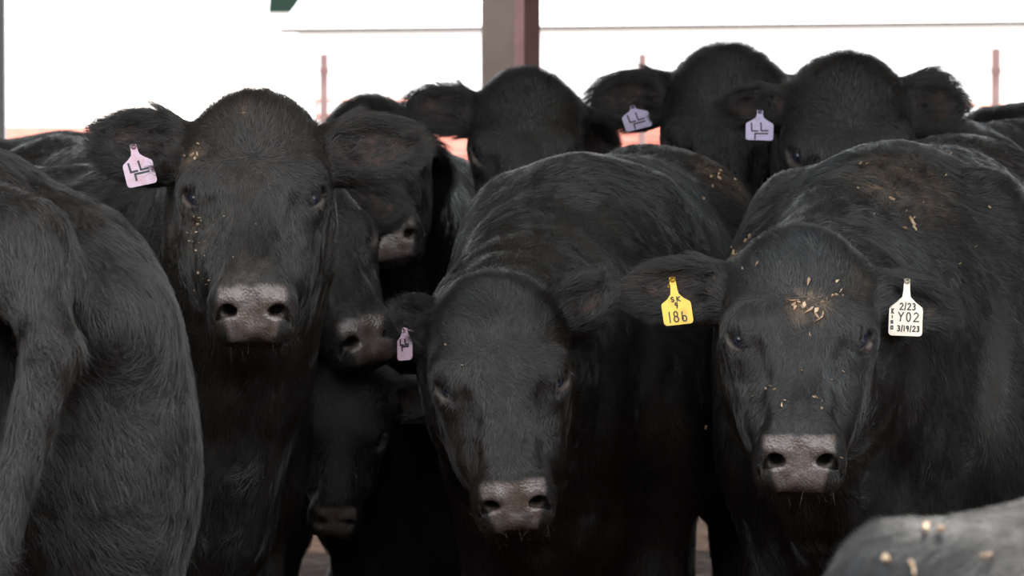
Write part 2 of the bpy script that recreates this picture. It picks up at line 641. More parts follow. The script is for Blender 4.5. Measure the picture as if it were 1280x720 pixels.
def head_prims(f, H, ears):
    f = Shorter(f, H)
    f.ell(H, (0, .125, -.085), (.113, .105, .095), .05)
    f.ell(H, (0, .135, -.042), (.116, .108, .050), .05)
    f.ell(H, (0, .028, -.065), (.052, .046, .058), .10)
    f.cap(H, (0, .16, -.070), .066, (0, .36, -.072), .050, .04)
    f.box(H, (0, .25, -.036), (.026, .105, .004), .018, .028)
    for s in (1, -1):
        f.ell(H, (s * .086, .170, -.045), (.034, .044, .032), .04)
        f.cap(H, (s * .050, .148, -.012), .016, (s * .092, .156, -.020), .013, .03)
        f.ell(H, (s * .060, .20, -.145), (.046, .115, .085), .05)
        f.cap(H, (s * .058, .10, -.20), .045, (s * .028, .38, -.125), .030, .05)
        f.cap(H, (s * .084, .205, -.080), .020, (s * .062, .310, -.095), .018, .035)
        f.cap(H, (s * .078, .218, -.012), .013, (s * .060, .268, -.022), .008, .024, -1)
        c, o, a, b = eye_frame(s)
        R = np.stack([a, b, o], 1)
        f.ell(H, c, (.031, .026, .0285), .022, 1, R)
        f.cap(H, c + o * .0245 - a * .022 - b * s * -.008, .0045, c + o * .026 + b * s * -.017, .0055, .010)
        f.ell(H, c + o * .028 + a * .002, (.0225, .0118, .021), .006, -1, R)
        f.cap(H, c + o * .022 + a * .020, .003, c + o * .020 + a * .034, .0015, .012, -1)
    # muzzle
    Rm = np.stack([(1, 0, 0), MT, MN], 1)
    Mz = H @ m4(Rm, MO)
    f.box(Mz, (0, .0, -.045), (.034, .022, .016), .029, .035)
    for s in (1, -1):
        f.ell(Mz, (s * .045, .004, -.040), (.030, .042, .034), .02)       # side of the nose
        f.ell(Mz, (s * .038, .036, -.040), (.026, .020, .028), .02)       # upper lip
        f.cap(Mz, (s * .026, -.020, -.006), .009, (s * .052, -.016, -.016), .009, .012)   # upper rim
        f.cap(Mz, (s * .024, -.014, -.005), .009, (s * .026, .012, -.008), .010, .014)
        f.ell(Mz, (s * .039, -.001, -.006), (.0150, .0100, .036), .006, -1, rotm('Z', -s * 14))
        f.cap(Mz, (s * .049, .004, -.010), .009, (s * .062, .026, -.024), .005, .007, -1)
    f.cap(Mz, (0, .012, .008), .003, (0, .050, .006), .003, .012, -1)
    f.ell(H, (0, .405, -.122), (.043, .046, .026), .022)
    f.cap(H, (-.026, .432, -.122), .016, (.026, .432, -.122), .016, .016)
    for s in (1, -1):
        f.cap(H, (0, .482, -.104), .004, (s * .040, .464, -.108), .004, .008, -1)
        f.cap(H, (s * .040, .464, -.108), .004, (s * .070, .405, -.112), .003, .010, -1)
    for s, e in zip((1, -1), ears):
        if e is None:
            continue
        E = ear_matrix(H, s, e)
        L, W = e.get('L', 1.0), e.get('W', 1.0)
        f.cap(H, (s * .075, .045, -.085), .038, tuple((np.linalg.inv(H) @ np.append(E[:3, :3] @ np.array([.045, 0, -.006]) + E[:3, 3], 1))[:3]), .026, .04)
        f.ell(E, (.112 * L, .004, 0), (.088 * L, .058 * W, .026), .025)
        f.ell(E, (.075 * L, 0, -.006), (.075 * L, .046 * W, .032), .03)
        f.ell(E, (.106 * L, .002, .022), (.074 * L, .043 * W, .026), .010, -1)
        f.cap(E, (.045 * L, .012, -.002), .006, (.13 * L, .020, -.006), .003, .012)
        f.cap(E, (.045 * L, -.010, -.002), .006, (.12 * L, -.012, -.008), .003, .012)
        f.ell(E, (.035 * L, .0, .020), (.035, .022, .014), .016)


def ear_matrix(H, s, e):
    """x along the ear to its tip, z out of its opening"""
    up, fw = math.radians(e.get('up', 10)), math.radians(e.get('fw', -15))
    d = np.array([s * math.cos(up) * math.cos(fw), -math.sin(up) * math.cos(fw), math.sin(fw)])
    n = np.array([0, .35, .94])
    tw = math.radians(e.get('tw', 0))
    n = n - d * (n @ d)
    n /= np.linalg.norm(n)
    b = np.cross(n, d)
    n = math.cos(tw) * n + math.sin(tw) * b
    b = np.cross(n, d)
    R = np.stack([d, b, n], 1)
    t = np.array([s * .088, .050, -.085])
    return H @ m4(R, t)


def body_prims(f, B, st=1.0, o=None):
    o = o or {}
    tx = o.get('tail', 0)
    w = st
    sx = .80 * w
    S = np.diag([sx, 1, 1, 1])
    # barrel
    f.ell(B, (0, .18, .86), (.285 * w, .55, .375), .10)
    f.ell(B, (0, -.25, .87), (.295 * w, .60, .36), .10)
    f.ell(B, (0, .50, .90), (.215 * w, .30, .36), .10)
    f.cap(B, (0, .46, 1.17), .095, (0, .05, 1.13), .11, .10)
    f.cap(B, (0, .05, 1.13), .11, (0, -.62, 1.15), .11, .10)
    f.cap(B, (0, -.60, 1.15), .11, (0, -.90, 1.14), .07, .10)
    f.ell(B, (0, .66, .66), (.12 * w, .17, .16), .10)
    for s in (1, -1):
        f.ell(B, (s * .165 * w, .42, .93), (.115, .19, .31), .08)
        f.ell(B, (s * .175 * w, .56, .80), (.085, .12, .16), .06)
        f.cap(B, (s * .185 * w, -.50, 1.115), .050, (s * .10, -.62, 1.15), .06, .12)
        f.cap(B, (s * .13 * w, -.92, 1.05), .06, (s * .10, -.62, 1.12), .08, .08)
        f.ell(B, (s * .155 * w, -.74, .86), (.135, .24, .33), .08)
        fx, fy = s * .155 * w, .50 + o.get('f', (0, 0))[0 if s > 0 else 1]
        f.cap(B, (fx, .52, .72), .095, (fx, fy + .02, .43), .058, .06)
        f.ell(B, (fx, fy + .03, .41), (.056, .058, .065), .04)
        f.cap(B, (fx, fy + .02, .38), .046, (fx, fy, .15), .036, .03)
        f.ell(B, (fx, fy, .13), (.045, .05, .045), .03)
        f.cap(B, (fx, fy, .12), .040, (fx, fy + .035, .065), .042, .02)
        f.cap(B, (fx - .022, fy + .045, .035), .036, (fx + .022, fy + .045, .035), .036, .012)
        hy = -.88 + o.get('h', (0, 0))[0 if s > 0 else 1]
        hx = s * .17 * w
        f.cap(B, (hx, -.60, .72), .13, (hx, hy + .07, .55), .072, .08)
        f.cap(B, (hx, hy + .05, .56), .062, (hx, hy, .45), .052, .04)
        f.cap(B, (hx, hy, .44), .046, (hx, hy + .04, .15), .038, .03)
        f.cap(B, (hx, hy + .04, .13), .044, (hx, hy + .075, .065), .042, .02)
        f.cap(B, (hx - .022, hy + .085, .035), .036, (hx + .022, hy + .085, .035), .036, .012)
        f.ell(B, (s * .20 * w, -.42, .72), (.08, .17, .13), .10)
    f.cap(B, (0, -.92, 1.14), .045, (0, -1.02, 1.02), .030, .05)
    f.cap(B, (0, -1.02, 1.02), .030, (tx, -1.05, .55), .018, .03)
    f.cap(B, (tx, -1.05, .55), .030, (tx * 1.3, -1.04, .32), .020, .03)


def neck_prims(f, B, H, bend=None, thick=1.0, dew=1.0):
    I = np.eye(4)

    def b(p):
        return (B @ np.append(p, 1))[:3]

    def h(p):
        return (H @ np.append(p, 1))[:3]
    hs = np.linalg.norm(H[:3, 0])
    bs_ = np.linalg.norm(B[:3, 0])

    def chain(p0, r0, p1, r1, c0, c1, k, n=5):
        pts = []
        for i in range(n + 1):
            t = i / n
            q = (1 - t) ** 3 * p0 + 3 * t * (1 - t) ** 2 * c0 + 3 * t * t * (1 - t) * c1 + t ** 3 * p1
            pts.append((q, r0 + (r1 - r0) * t))
        for (qa, ra), (qb, rb) in zip(pts, pts[1:]):
            f.cap(I, qa, ra, qb, rb, k)
    fw = B[:3, 1] / bs_
    hb = -H[:3, 2] / hs
    hu = -H[:3, 1] / hs
    for name, a, ra, c, rc, k in (
            ('crest', (0, .40, 1.10), .15 * thick, (0, .045, -.10), .085, .09),
            ('mid', (0, .48, .98), .185 * thick, (0, .085, -.15), .105, .09),
            ('throat', (0, .58, .80), .165 * thick, (0, .13, -.19), .080, .09)):
        p0, p1 = b(a), h(c)
        D = np.linalg.norm(p1 - p0)
        back = (hb * .8 + hu * .3)
        chain(p0, ra * bs_, p1, rc * hs, p0 + fw * D * .32, p1 + back * D * .30, k)
    # dewlap fold under the throat
    p0, p1 = b((0, .74, .62)), h((0, .17, -.235))
    D = np.linalg.norm(p1 - p0)
    chain(p0, .07 * bs_ * dew, p1, .030 * hs, p0 + (fw * .35 + np.array([0, 0, .1])) * D * .3, p1 + (hb + np.array([0, 0, -.3])) * D * .25, .09)


def make_eye(cow, H, s):
    c0, out, a, b_ = eye_frame(s)
    c = (H @ np.append(c0 + out * .0028, 1))[:3]
    V, Fs = [], []
    nu, nv = 20, 12
    for j in range(nv + 1):
        th = math.pi * j / nv
        for i in range(nu):
            ph = 2 * math.pi * i / nu
            r = .0242 * (1 + .3 * max(0, math.cos(th) - .75))
            V.append(r * (math.cos(th) * out + math.sin(th) * (math.cos(ph) * a + math.sin(ph) * b_)))
    for j in range(nv):
        for i in range(nu):
            i2 = (i + 1) % nu
            Fs.append((j * nu + i, (j + 1) * nu + i, (j + 1) * nu + i2, j * nu + i2))
    V = (np.array(V) @ H[:3, :3].T) + c
    return smooth_obj('eye', V - np.array(cow.location), Fs, M_EYE, cow)


def build_cow(name, label, px, py, depth, yaw, pitch, roll, hscale, bx, by, heading, bscale,
              ears=({}, {}), h=.009, hair=0, stout=1.0, dust=(), legs=None, thick=1.0, dew=1.0, warp=None, seed=1,
              hairlen=1.0, coat=(1, 1, 1)):
    """px,py,depth: where the point between the eyes is; bx,by: point of the ground under mid body; heading: degrees, 0 = walking toward the camera"""
    if QUICK:
        h = max(h, .012)
    R0 = np.stack([(-1, 0, 0), (0, 0, -1), (0, -1, 0)], 1).astype(float)
    Rp = rotm('X', -pitch)   # nose toward the camera
    Rw = rotm('Z', yaw) @ rotm('Y', roll) @ Rp @ R0
    org = at(px, py, depth)
    H = m4(Rw, org, hscale)
    H[:3, 3] = org - (H[:3, :3] @ np.array([0, .183, -.02]))
    Rb = rotm('Z', 180 + heading)
    B = m4(Rb, (bx, by, 0), bscale)
    f = Field()
    body_prims(f, B, stout, legs)
    neck_prims(f, B, H, None, thick, dew)
    head_prims(f, H, ears)
    return dict(name=name, label=label, f=f, H=H, B=B, h=h, ears=ears, hair=hair, dust=dust, seed=seed, hairlen=hairlen, hscale=hscale, bx=bx, by=by, coat=coat)


def finish_cow(c):
    name, label, f, H, B, h, ears, hair, dust, seed, hairlen, hscale, bx, by, coat = (c[k] for k in 'name label f H B h ears hair dust seed hairlen hscale bx by coat'.split())
    V, Q, Nn = c['mesh']
    Hi = np.linalg.inv(H)
    hl = V @ Hi[:3, :3].T.astype(np.float32) + Hi[:3, 3].astype(np.float32)
    Bi = np.linalg.inv(B)
    bl = V @ Bi[:3, :3].T.astype(np.float32) + Bi[:3, 3].astype(np.float32)
    inhead = (hl[:, 1] > -.03) & (hl[:, 1] < .55) & (np.abs(hl[:, 0]) < .16) & (hl[:, 2] > -.26) & (hl[:, 2] < .06)
    # muscle and skin-fold relief on trunk and neck
    wgt = np.where(inhead, .12, 1.0)
    disp = .006 * wav(V, 14, seed) + .003 * wav(V, 36, seed + 5)
    # fine folds running down the neck
    hd = np.linalg.norm(hl - np.array([0, .1, -.12], np.float32), axis=1)
    neckw = sstep(hd, .16, .26) * sstep(bl[:, 1], .35, .65)
    ph = bl[:, 1] * 95 + 2.5 * wav(V, 6, seed + 9) + bl[:, 2] * 10
    disp += neckw * .0035 * np.sin(ph * .6) * sstep(wav(V, 5, seed + 3), -.35, .35)
    brk = sstep(hd, .20, .32) * sstep(bl[:, 1], .50, .68) * (1 - sstep(bl[:, 2], .95, 1.1)) * (1 - sstep(np.abs(bl[:, 0]), .22, .30))
    disp += brk * .010 * np.sin(bl[:, 0] * 62 + 3.0 * wav(V, 4, seed + 13) + bl[:, 2] * 3)
    V = V + Nn * (disp * wgt)[:, None]
    # zones
    x, y, z = hl[:, 0], hl[:, 1], hl[:, 2]
    ml = hl - MO.astype(np.float32)
    mt, mn = ml @ MT.astype(np.float32), ml @ MN.astype(np.float32)
    pw = .058 - .020 * sstep(mt, -.03, .05) - .010 * sstep(np.abs(mt + .035), .0, .03) * (mt < -.035)
    pad = sstep(mt, -.052, -.040) * (1 - sstep(np.abs(x), pw - .004, pw + .005)) * sstep(z, -.110, -.102) * sstep(mn, -.035, -.02) * inhead
    pad = pad * sstep(mt + .006 * wav(V, 90, 4), -.052, -.038)
    ring = np.sqrt(((np.abs(x) - .102) / .026) ** 2 + ((y - .190) / .030) ** 2 + ((z + .034) / .024) ** 2)
    skin = .9 * (1 - sstep(ring, .55, .95)) * inhead
    lip = sstep(y, .38, .41) * (1 - sstep(z, -.108, -.098)) * .25 * inhead
    earin = np.zeros(len(V))
    eartip = np.zeros(len(V))
    edir = np.zeros((len(V), 3))
    EM = []
    for s, e in zip((1, -1), ears):
        if e is None:
            EM.append(None)
            continue
        E = ear_matrix(H, s, e)
        EM.append(E)
        Ei = np.linalg.inv(E)
        el = V @ Ei[:3, :3].T + Ei[:3, 3]
        L_, W_ = e.get('L', 1.0), e.get('W', 1.0)
        ie = (el[:, 0] > .03) & (el[:, 0] < .22 * L_) & (np.abs(el[:, 1]) < .075) & (np.abs(el[:, 2]) < .05)
        nz = Nn @ (E[:3, 2] / np.linalg.norm(E[:3, 2]))
        cup = ((el[:, 0] - .10 * L_) / (.075 * L_)) ** 2 + (el[:, 1] / (.038 * W_)) ** 2
        earin = np.maximum(earin, np.where(ie, sstep(nz, .1, .6) * (1 - sstep(cup, .6, 1.2)) * e.get('pink', .7), 0))
        eartip = np.maximum(eartip, np.where(ie, sstep(el[:, 0], .05, .09), 0))
        edir[ie] = E[:3, 0] / np.linalg.norm(E[:3, 0])
    ds = np.zeros(len(V))
    for (dpx, dpy, rad, amt) in dust:
        p = f.hit(dpx, dpy)
        if p is None:
            continue
        dd = np.linalg.norm(V - p, axis=1)
        ds = np.maximum(ds, amt * (1 - sstep(dd, rad * .5, rad)))
    skin = np.maximum(skin, lip)
    # object
    root = thing(name, (bx, by, 0), label, 'cow')
    me = bpy.data.meshes.new('body')
    Vl = (V - np.array([bx, by, 0])).astype(np.float32)
    me.vertices.add(len(V))
    me.vertices.foreach_set('co', Vl.ravel())
    me.loops.add(len(Q) * 4)
    me.loops.foreach_set('vertex_index', Q.ravel().astype(np.int32))
    me.polygons.add(len(Q))
    me.polygons.foreach_set('loop_start', np.arange(0, len(Q) * 4, 4, dtype=np.int32))
    me.polygons.foreach_set('use_smooth', np.ones(len(Q), bool))
    me.update(calc_edges=True)
    ca = me.color_attributes.new('zone', 'FLOAT_COLOR', 'POINT')
    C = np.ones((len(V), 4), np.float32)
    C[:, 0], C[:, 1], C[:, 2], C[:, 3] = pad, earin, ds, skin
    ca.data.foreach_set('color', C.ravel())
    me.materials.append(M_COAT)
    bo = bpy.data.objects.new('body', me)
    SC.collection.objects.link(bo)
    bo.parent = root
    for s in (1, -1):
        make_eye(root, H, s)
    cow = dict(root=root, f=f, H=H, B=B, E=EM, V=V, Q=Q, N=Nn, dust=ds)
    if hair and HAIR and not QUICK:
        grow_hair(cow, hair, hl, bl, pad, earin, eartip, edir, inhead, seed, hairlen, hscale, skin, np.array(coat))
    print('%s %d verts %.1fs' % (name, len(V), time.time() - T0))
    return cow


def finish_herd(herd):
    from concurrent.futures import ThreadPoolExecutor

    def job(k):
        herd[k]['mesh'] = herd[k]['f'].mesh(herd[k]['h'])
    with ThreadPoolExecutor(4) as ex:
        list(ex.map(job, sorted(herd, key=lambda k: herd[k]['h'])))
    print('meshes %.1fs' % (time.time() - T0))
    for k in list(herd):
        herd[k] = finish_cow(herd[k])


def curves_obj(name, P, Rr, m, parent):
    """P (n,k,3) parent-space points"""
    n, k = P.shape[:2]
    hc = bpy.data.hair_curves.new(name)
    hc.add_curves([k] * n)
    hc.attributes['position'].data.foreach_set('vector', P.astype(np.float32).ravel())
    ra = hc.attributes.get('radius') or hc.attributes.new('radius', 'FLOAT', 'POINT')
    ra.data.foreach_set('value', Rr.astype(np.float32).ravel())
    hc.materials.append(m)
    o = bpy.data.objects.new(name, hc)
    SC.collection.objects.link(o)
    o.parent = parent
    return o


def grow_hair(cow, dens, hl, bl, pad, earin, eartip, edir, inhead, seed, hairlen, hs, skin, coat):
    """dens: strands per square centimetre on what the camera could see"""
    V, Q, Nn = cow['V'], cow['Q'], cow['N']
    rng = np.random.default_rng(seed + 100)
    A, Bq, Cq, Dq = (V[Q[:, i]] for i in range(4))
    area = .5 * np.linalg.norm(np.cross(Cq - A, Dq - Bq), axis=1)
    cen = (A + Bq + Cq + Dq) / 4
    n = Nn[Q].mean(1)
    view = CAM - cen
    view /= np.linalg.norm(view, axis=1)[:, None]
    facing = (n * view).sum(1)
    rel = cen - CAM
    dep = rel @ FWD
    sx = rel[:, 0] / dep * F_PX + 640
    sy = 360 - (rel @ UP) / dep * F_PX
    near = (facing > -.35) & (sx > -60) & (sx < 1340) & (sy > -60) & (sy < 780)
    ok = np.where(near, 1.0, .30 * (facing > -.85) * (sx > -700) * (sx < 1980) * (sy < 1300))
    ok = ok * (pad[Q[:, 0]] < .4) * (skin[Q[:, 0]] < .5)
    boost = 1 + 1.5 * inhead[Q[:, 0]] + 2.0 * (eartip[Q[:, 0]] > .2)
    cnt = rng.poisson(area * 1e4 * dens * boost * ok * (1 - .8 * np.clip(earin[Q[:, 0]] * 2, 0, 1)))
    fi = np.repeat(np.arange(len(Q)), cnt)
    m = len(fi)
    u, v = rng.random(m), rng.random(m)
    w4 = np.stack([(1 - u) * (1 - v), u * (1 - v), u * v, (1 - u) * v], 1)
    P0 = (V[Q[fi]] * w4[..., None]).sum(1)
    N0 = Nn[Q[fi]].mean(1)
    vi = Q[fi, 0]
    H, B = cow['H'], cow['B']
    Hr = H[:3, :3] / np.linalg.norm(H[:3, 0])
    Br = B[:3, :3] / np.linalg.norm(B[:3, 0])
    L = hl[vi]
    bb = bl[vi]
    # flow on the head: down the face below the whorl, up and outward above it
    fy = np.tanh((L[:, 1] - .15 + .03 * wav(L.astype(np.float32), 25, seed)) / .035)
    fh = np.stack([L[:, 0] * 7, fy, -.2 - 2 * np.abs(L[:, 0])], 1)
    fh = fh @ Hr.T
    fb = np.stack([np.zeros(m), -np.ones(m) * .8, -.75 * np.ones(m) + 0 * bb[:, 2]], 1) @ Br.T
    hd = np.linalg.norm(L - np.array([0, .12, -.1]), axis=1)
    w = sstep(hd, .17, .30)[:, None]
    D = fh * (1 - w) + fb * w
    ise = np.linalg.norm(edir[vi], axis=1) > .5
    D[ise] = edir[vi][ise]
    Pw = P0.astype(np.float32)
    nz = np.stack([wav(Pw, 30, 1), wav(Pw, 30, 2), wav(Pw, 30, 3)], 1)
    nz2 = np.stack([wav(Pw, 110, 4), wav(Pw, 110, 5), wav(Pw, 110, 6)], 1)
    D = D / (np.linalg.norm(D, axis=1)[:, None] + 1e-6) + nz * .9 + nz2 * .7 + rng.normal(size=(m, 3)) * .18
    D -= N0 * (D * N0).sum(1)[:, None]
    D /= np.linalg.norm(D, axis=1)[:, None] + 1e-6
    tip = eartip[vi]
    poll = inhead[vi] * (1 - sstep(np.abs(L[:, 1] - .02), .03, .11)) * (L[:, 2] > -.16)
    nose = inhead[vi] * sstep(L[:, 1], .30, .42)
    ein = earin[vi]
    ln = .016 + .007 * tip + .018 * poll - .008 * nose - .003 * inhead[vi] - .010 * np.clip(ein * 2, 0, 1)
    ln = ln * (1 + w[:, 0] * .35) * hairlen * hs * rng.uniform(.6, 1.25, m)
    lift = .20 + .30 * tip + .25 * poll + rng.normal(size=m) * .08
    lift = np.clip(lift, .08, .9)
    k = 4
    ts = np.linspace(0, 1, k)
    P = np.empty((m, k, 3))
    for i, t in enumerate(ts):
        P[:, i] = P0 + (D * (t * (1 - .0 * t))[..., None] if False else D * t) * ln[:, None] + N0 * (lift * ln * (t * (1.35 - .75 * t)))[:, None]
        P[:, i, 2] -= .10 * ln * t * t
    rad = .00030 * hs
    Rr = np.repeat((rad * np.array([1.0, .85, .55, .15]))[None], m, 0)
    loc = np.array(cow['root'].location)
    ho = curves_obj('coat_hair', P - loc, Rr, M_HAIR, cow['root'])
    dsv = cow['dust'][vi] * np.clip(.5 + 1.6 * wav(Pw, 75, 21) + 1.0 * wav(Pw, 160, 22), 0, 1)
    brn = np.clip(.45 + 1.1 * wav(Pw, 5, seed + 31) + .5 * wav(Pw, 17, seed + 32), 0, 1)
    rnd = rng.random(m)
    col = np.array([.011, .0113, .012]) + rnd[:, None] ** 2 * np.array([.030, .030, .030])
    col = col * coat * (1 + .55 * wav(Pw, 13, seed + 41) + .5 * wav(Pw, 34, seed + 42))[:, None]
    col = col * (1 - brn[:, None] * np.array([-.12, .12, .30]))
    col = col * (1 - dsv[:, None] * .9) + np.array([.24, .17, .115]) * (dsv * .9)[:, None]
    ca = np.ones((m, 4), np.float32)
    ca[:, :3] = np.clip(col, 0, 1)
    at2 = ho.data.attributes.new('tint', 'FLOAT_COLOR', 'CURVE')
    at2.data.foreach_set('color', ca.ravel())
    # whiskers round the lips and chin
    sel = np.where((hl[:, 1] > .34) & (hl[:, 2] < -.085) & (hl[:, 2] > -.16) & (np.abs(hl[:, 0]) < .085) & inhead)[0]
    if len(sel):
        q = rng.choice(sel, 60)
        P0, N0 = V[q], Nn[q]
        D = N0 + rng.normal(size=N0.shape) * .55 + np.array([0, 0, -.2])
        D /= np.linalg.norm(D, axis=1)[:, None]
        ln = rng.uniform(.006, .022, len(q)) * hs
        P = np.stack([P0 + D * (ln * t)[:, None] + np.array([0, 0, -1]) * (ln * .35 * t * t)[:, None] for t in (0, .35, .7, 1)], 1)
        Rr = np.repeat((.00018 * hs * np.array([1, .8, .6, .2]))[None], len(q), 0)
        curves_obj('whiskers', P - loc, Rr, M_WHISK, cow['root'])
    # eyelashes
    P_, = [[]]
    for s in (1, -1):
        for i in range(46):
            t = i / 45
            c, o_, a_, b_ = eye_frame(s)
            ub = b_ * (-1 if (b_ @ np.array([0, -1, .3])) < 0 else 1)
            lo = c + o_ * .0265 + a_ * (.042 * t - .022) + ub * (.0115 - .020 * (t - .5) ** 2)
            d = o_ * .9 + ub * .35 + a_ * ((t - .5) * .7 + rng.normal() * .15) + rng.normal(size=3) * .06
            d /= np.linalg.norm(d)
            l_ = rng.uniform(.014, .024)
            P_.append([lo + d * l_ * q + ub * .004 * q * q for q in (0, .35, .7, 1)])
    P = np.array(P_)
    P = P @ H[:3, :3].T + H[:3, 3]
    curves_obj('eyelashes', P - loc, np.repeat((.0004 * np.array([1, .9, .6, .2]))[None], len(P), 0), M_LASH, cow['root'])


# ------------------------------------------------------------------ ear tags
def stroke_geo(strokes, w, zoff, th=.0004):
    """strokes: lists of (x,z) in tag space; returns thin raised ribbons facing -y"""
    parts = []
    for st in strokes:
        for (a, b) in zip(st, st[1:]):
            a, b = np.array(a, float), np.array(b, float)
            L = np.linalg.norm(b - a)
            if L < 1e-7:
                continue
            d = (b - a) / L
            nrm = np.array([-d[1], d[0]])
            e = d * w * .35
            q = [a - e + nrm * w / 2, b + e + nrm * w / 2, b + e - nrm * w / 2, a - e - nrm * w / 2]
            v = [(p[0], zoff, p[1]) for p in q] + [(p[0], zoff - th, p[1]) for p in q]
            parts.append((v, [(0, 1, 2, 3), (7, 6, 5, 4), (0, 4, 5, 1), (1, 5, 6, 2), (2, 6, 7, 3), (3, 7, 4, 0)]))
    return join_geo(parts)


def arc(cx, cy, rx, ry, a0, a1, n=10):
    return [(cx + rx * math.cos(math.radians(a0 + (a1 - a0) * i / n)), cy + ry * math.sin(math.radians(a0 + (a1 - a0) * i / n))) for i in range(n + 1)]


GLYPH = {
    '1': [[(.5, 1), (.5, 0)]],
    '8': [arc(.5, .75, .28, .24, 0, 360, 14), arc(.5, .26, .34, .26, 0, 360, 14)],
    '6': [arc(.95, .6, .75, .62, 150, 215, 6) + arc(.5, .26, .34, .26, 180, 540, 14)],
    '9': [arc(.5, .72, .28, .26, 0, 360, 12), [(.78, .72), (.74, .3), (.6, 0)]],
    'S': [arc(.5, .74, .26, .24, 40, 270, 8) + arc(.5, .26, .26, .24, 90, -140, 8)],
    'K': [[(.2, 1), (.2, 0)], [(.85, 1), (.25, .5), (.85, 0)]],
    'Y': [[(.1, 1), (.5, .5)], [(.9, 1), (.5, .5), (.4, 0)]],
    '0': [arc(.5, .5, .32, .5, 0, 360, 16)],
    '2': [arc(.5, .72, .34, .27, 160, -30, 8) + [(.12, 0), (.95, .02)]],
    '3': [arc(.45, .75, .3, .24, 140, -90, 8) + arc(.45, .26, .34, .26, 90, -140, 8)],
    '/': [[(.8, 1.1), (.2, -.1)]],
    'L': [[(.1, 1), (.15, 0), (.95, .05)]],
    'r': [[(0, 0), (.05, 1), (1, 1.0)]],
}


def text_strokes(s, x0, z0, w, h, gap=.25, slant=0.0):
    out = []
    x = x0
    for ch in s:
        ww = w * (.45 if ch in '1/' else 1)
        for st in GLYPH[ch]:
            out.append([(x + px * ww + slant * py * h, z0 + py * h) for px, py in st])
        x += ww + w * gap
    return out


def tag_outline(W, Hb, Hn, wn, r=.006):
    """neck top at z=0, panel below; half outline mirrored"""
    hw = W / 2
    pts = []
    pts.append((wn * .9, 0))
    pts.append((wn, -Hn * .55))
    pts.append((wn * 1.25, -Hn * .85))
    pts.append((hw * .55, -Hn - Hb * .06))
    pts.append((hw * .95, -Hn - Hb * .20))
    pts.append((hw, -Hn - Hb * .27))
    pts.append((hw, -Hn - Hb + r))
    for a in (30, 60):
        pts.append((hw - r + r * math.cos(math.radians(a)), -Hn - Hb + r - r * math.sin(math.radians(a))))
    pts.append((hw - r, -Hn - Hb))
    left = [(-x, z) for x, z in reversed(pts)]
    return pts + left


def ear_tag(cow, px, py, W, Hb, Hn, wn, m, strokes, lw, yaw=0, lean=0, tilt=-18, label=None, out=.034):
    """px,py: where the tag is pinned on the ear; lean: degrees, in the tag's own plane"""
    p = cow['f'].hit(px, py)
    if p is None:
        print('NO HIT for tag', px, py)
        p = at(px, py, 4)
    d = ray(px, py)
    p = p - d / np.linalg.norm(d) * out
    R = rotm('Z', yaw) @ rotm('X', tilt) @ rotm('Y', lean)
    pin = p
    O = tag_outline(W, Hb, Hn, wn)
    n = len(O)
    th = .0011
    bow = lambda x, z: .10 * (x * x) / W + .0  # the panel curls slightly
    V = [(x, -th + bow(x, z), z) for x, z in O] + [(x, th + bow(x, z), z) for x, z in O]
    Fs = [tuple(range(n))[::-1], tuple(range(n, 2 * n))] + [(i, (i + 1) % n, n + (i + 1) % n, n + i) for i in range(n)]
    T = lambda V: (np.array(V) @ R.T) + pin - np.array(cow['root'].location)
    V = np.array([(x, -th, z) for x, z in O] + [(x, th, z) for x, z in O])
    t = smooth_obj('ear_tag', T(V), Fs, m, cow['root'], False)
    if label:
        t['label'] = label
    sv, sf = stroke_geo(strokes, lw, -th - .0002)
    smooth_obj('tag_marking', T(sv), sf, M_INK, t, False)
    bv, bf = tube_geo([(0, -.004, -.004), (0, -.0025, -.004), (0, -.001, -.004), (0, out + .012, -.004)], [.0035, .005, .0025, .002], 12)
    smooth_obj('tag_pin', T(bv), bf, m, t)
    return t


def LL(W, top):
    """two capital Ls over an upside-down gamma stroke"""
    s = W
    g = []
    g.append([(-.30 * s, top), (-.28 * s, top - .30 * s), (-.06 * s, top - .29 * s)])
    g.append([(.04 * s, top + .02 * s), (.06 * s, top - .28 * s), (.30 * s, top - .27 * s)])
    g.append([(.30 * s, top - .38 * s), (-.16 * s, top - .39 * s), (-.16 * s, top - .60 * s)])
    return g


def straw(cow, spots, seed=1):
    """little dry flecks stuck in the coat, one mesh"""
    rng = np.random.default_rng(seed)
    parts = []
    for (px, py, n, spread, size) in spots:
        for i in range(n):
            p = cow['f'].hit(px + rng.normal() * spread, py + rng.normal() * spread)
            if p is None:
                continue
            g = cow['f'].grad(p[None].astype(np.float32))[0]
            g = g / (np.linalg.norm(g) + 1e-9)
            t = np.cross(g, rng.normal(size=3))
            t /= np.linalg.norm(t)
            b = np.cross(g, t)
            l_, w_ = size * rng.uniform(.3, .85), size * rng.uniform(.08, .32)
            c = p + g * .005
            k = 6
            ang = np.sort(rng.uniform(0, 2 * math.pi, k))
            rr = rng.uniform(.6, 1.1, k)
            ring = [c + t * l_ * r * math.cos(a) + b * w_ * r * math.sin(a) for a, r in zip(ang, rr)]
            v = [q - g * .003 for q in ring] + [q + g * .0012 for q in ring]
            parts.append((v, [tuple(range(k))[::-1], tuple(range(k, 2 * k))] + [(j, (j + 1) % k, k + (j + 1) % k, k + j) for j in range(k)]))
    V, Fs = join_geo(parts)
    if not V:
        return
    o = smooth_obj('straw_flecks', np.array(V) - np.array(cow['root'].location), Fs, M_STRAW, cow['root'], False)
    o['kind'] = 'stuff'


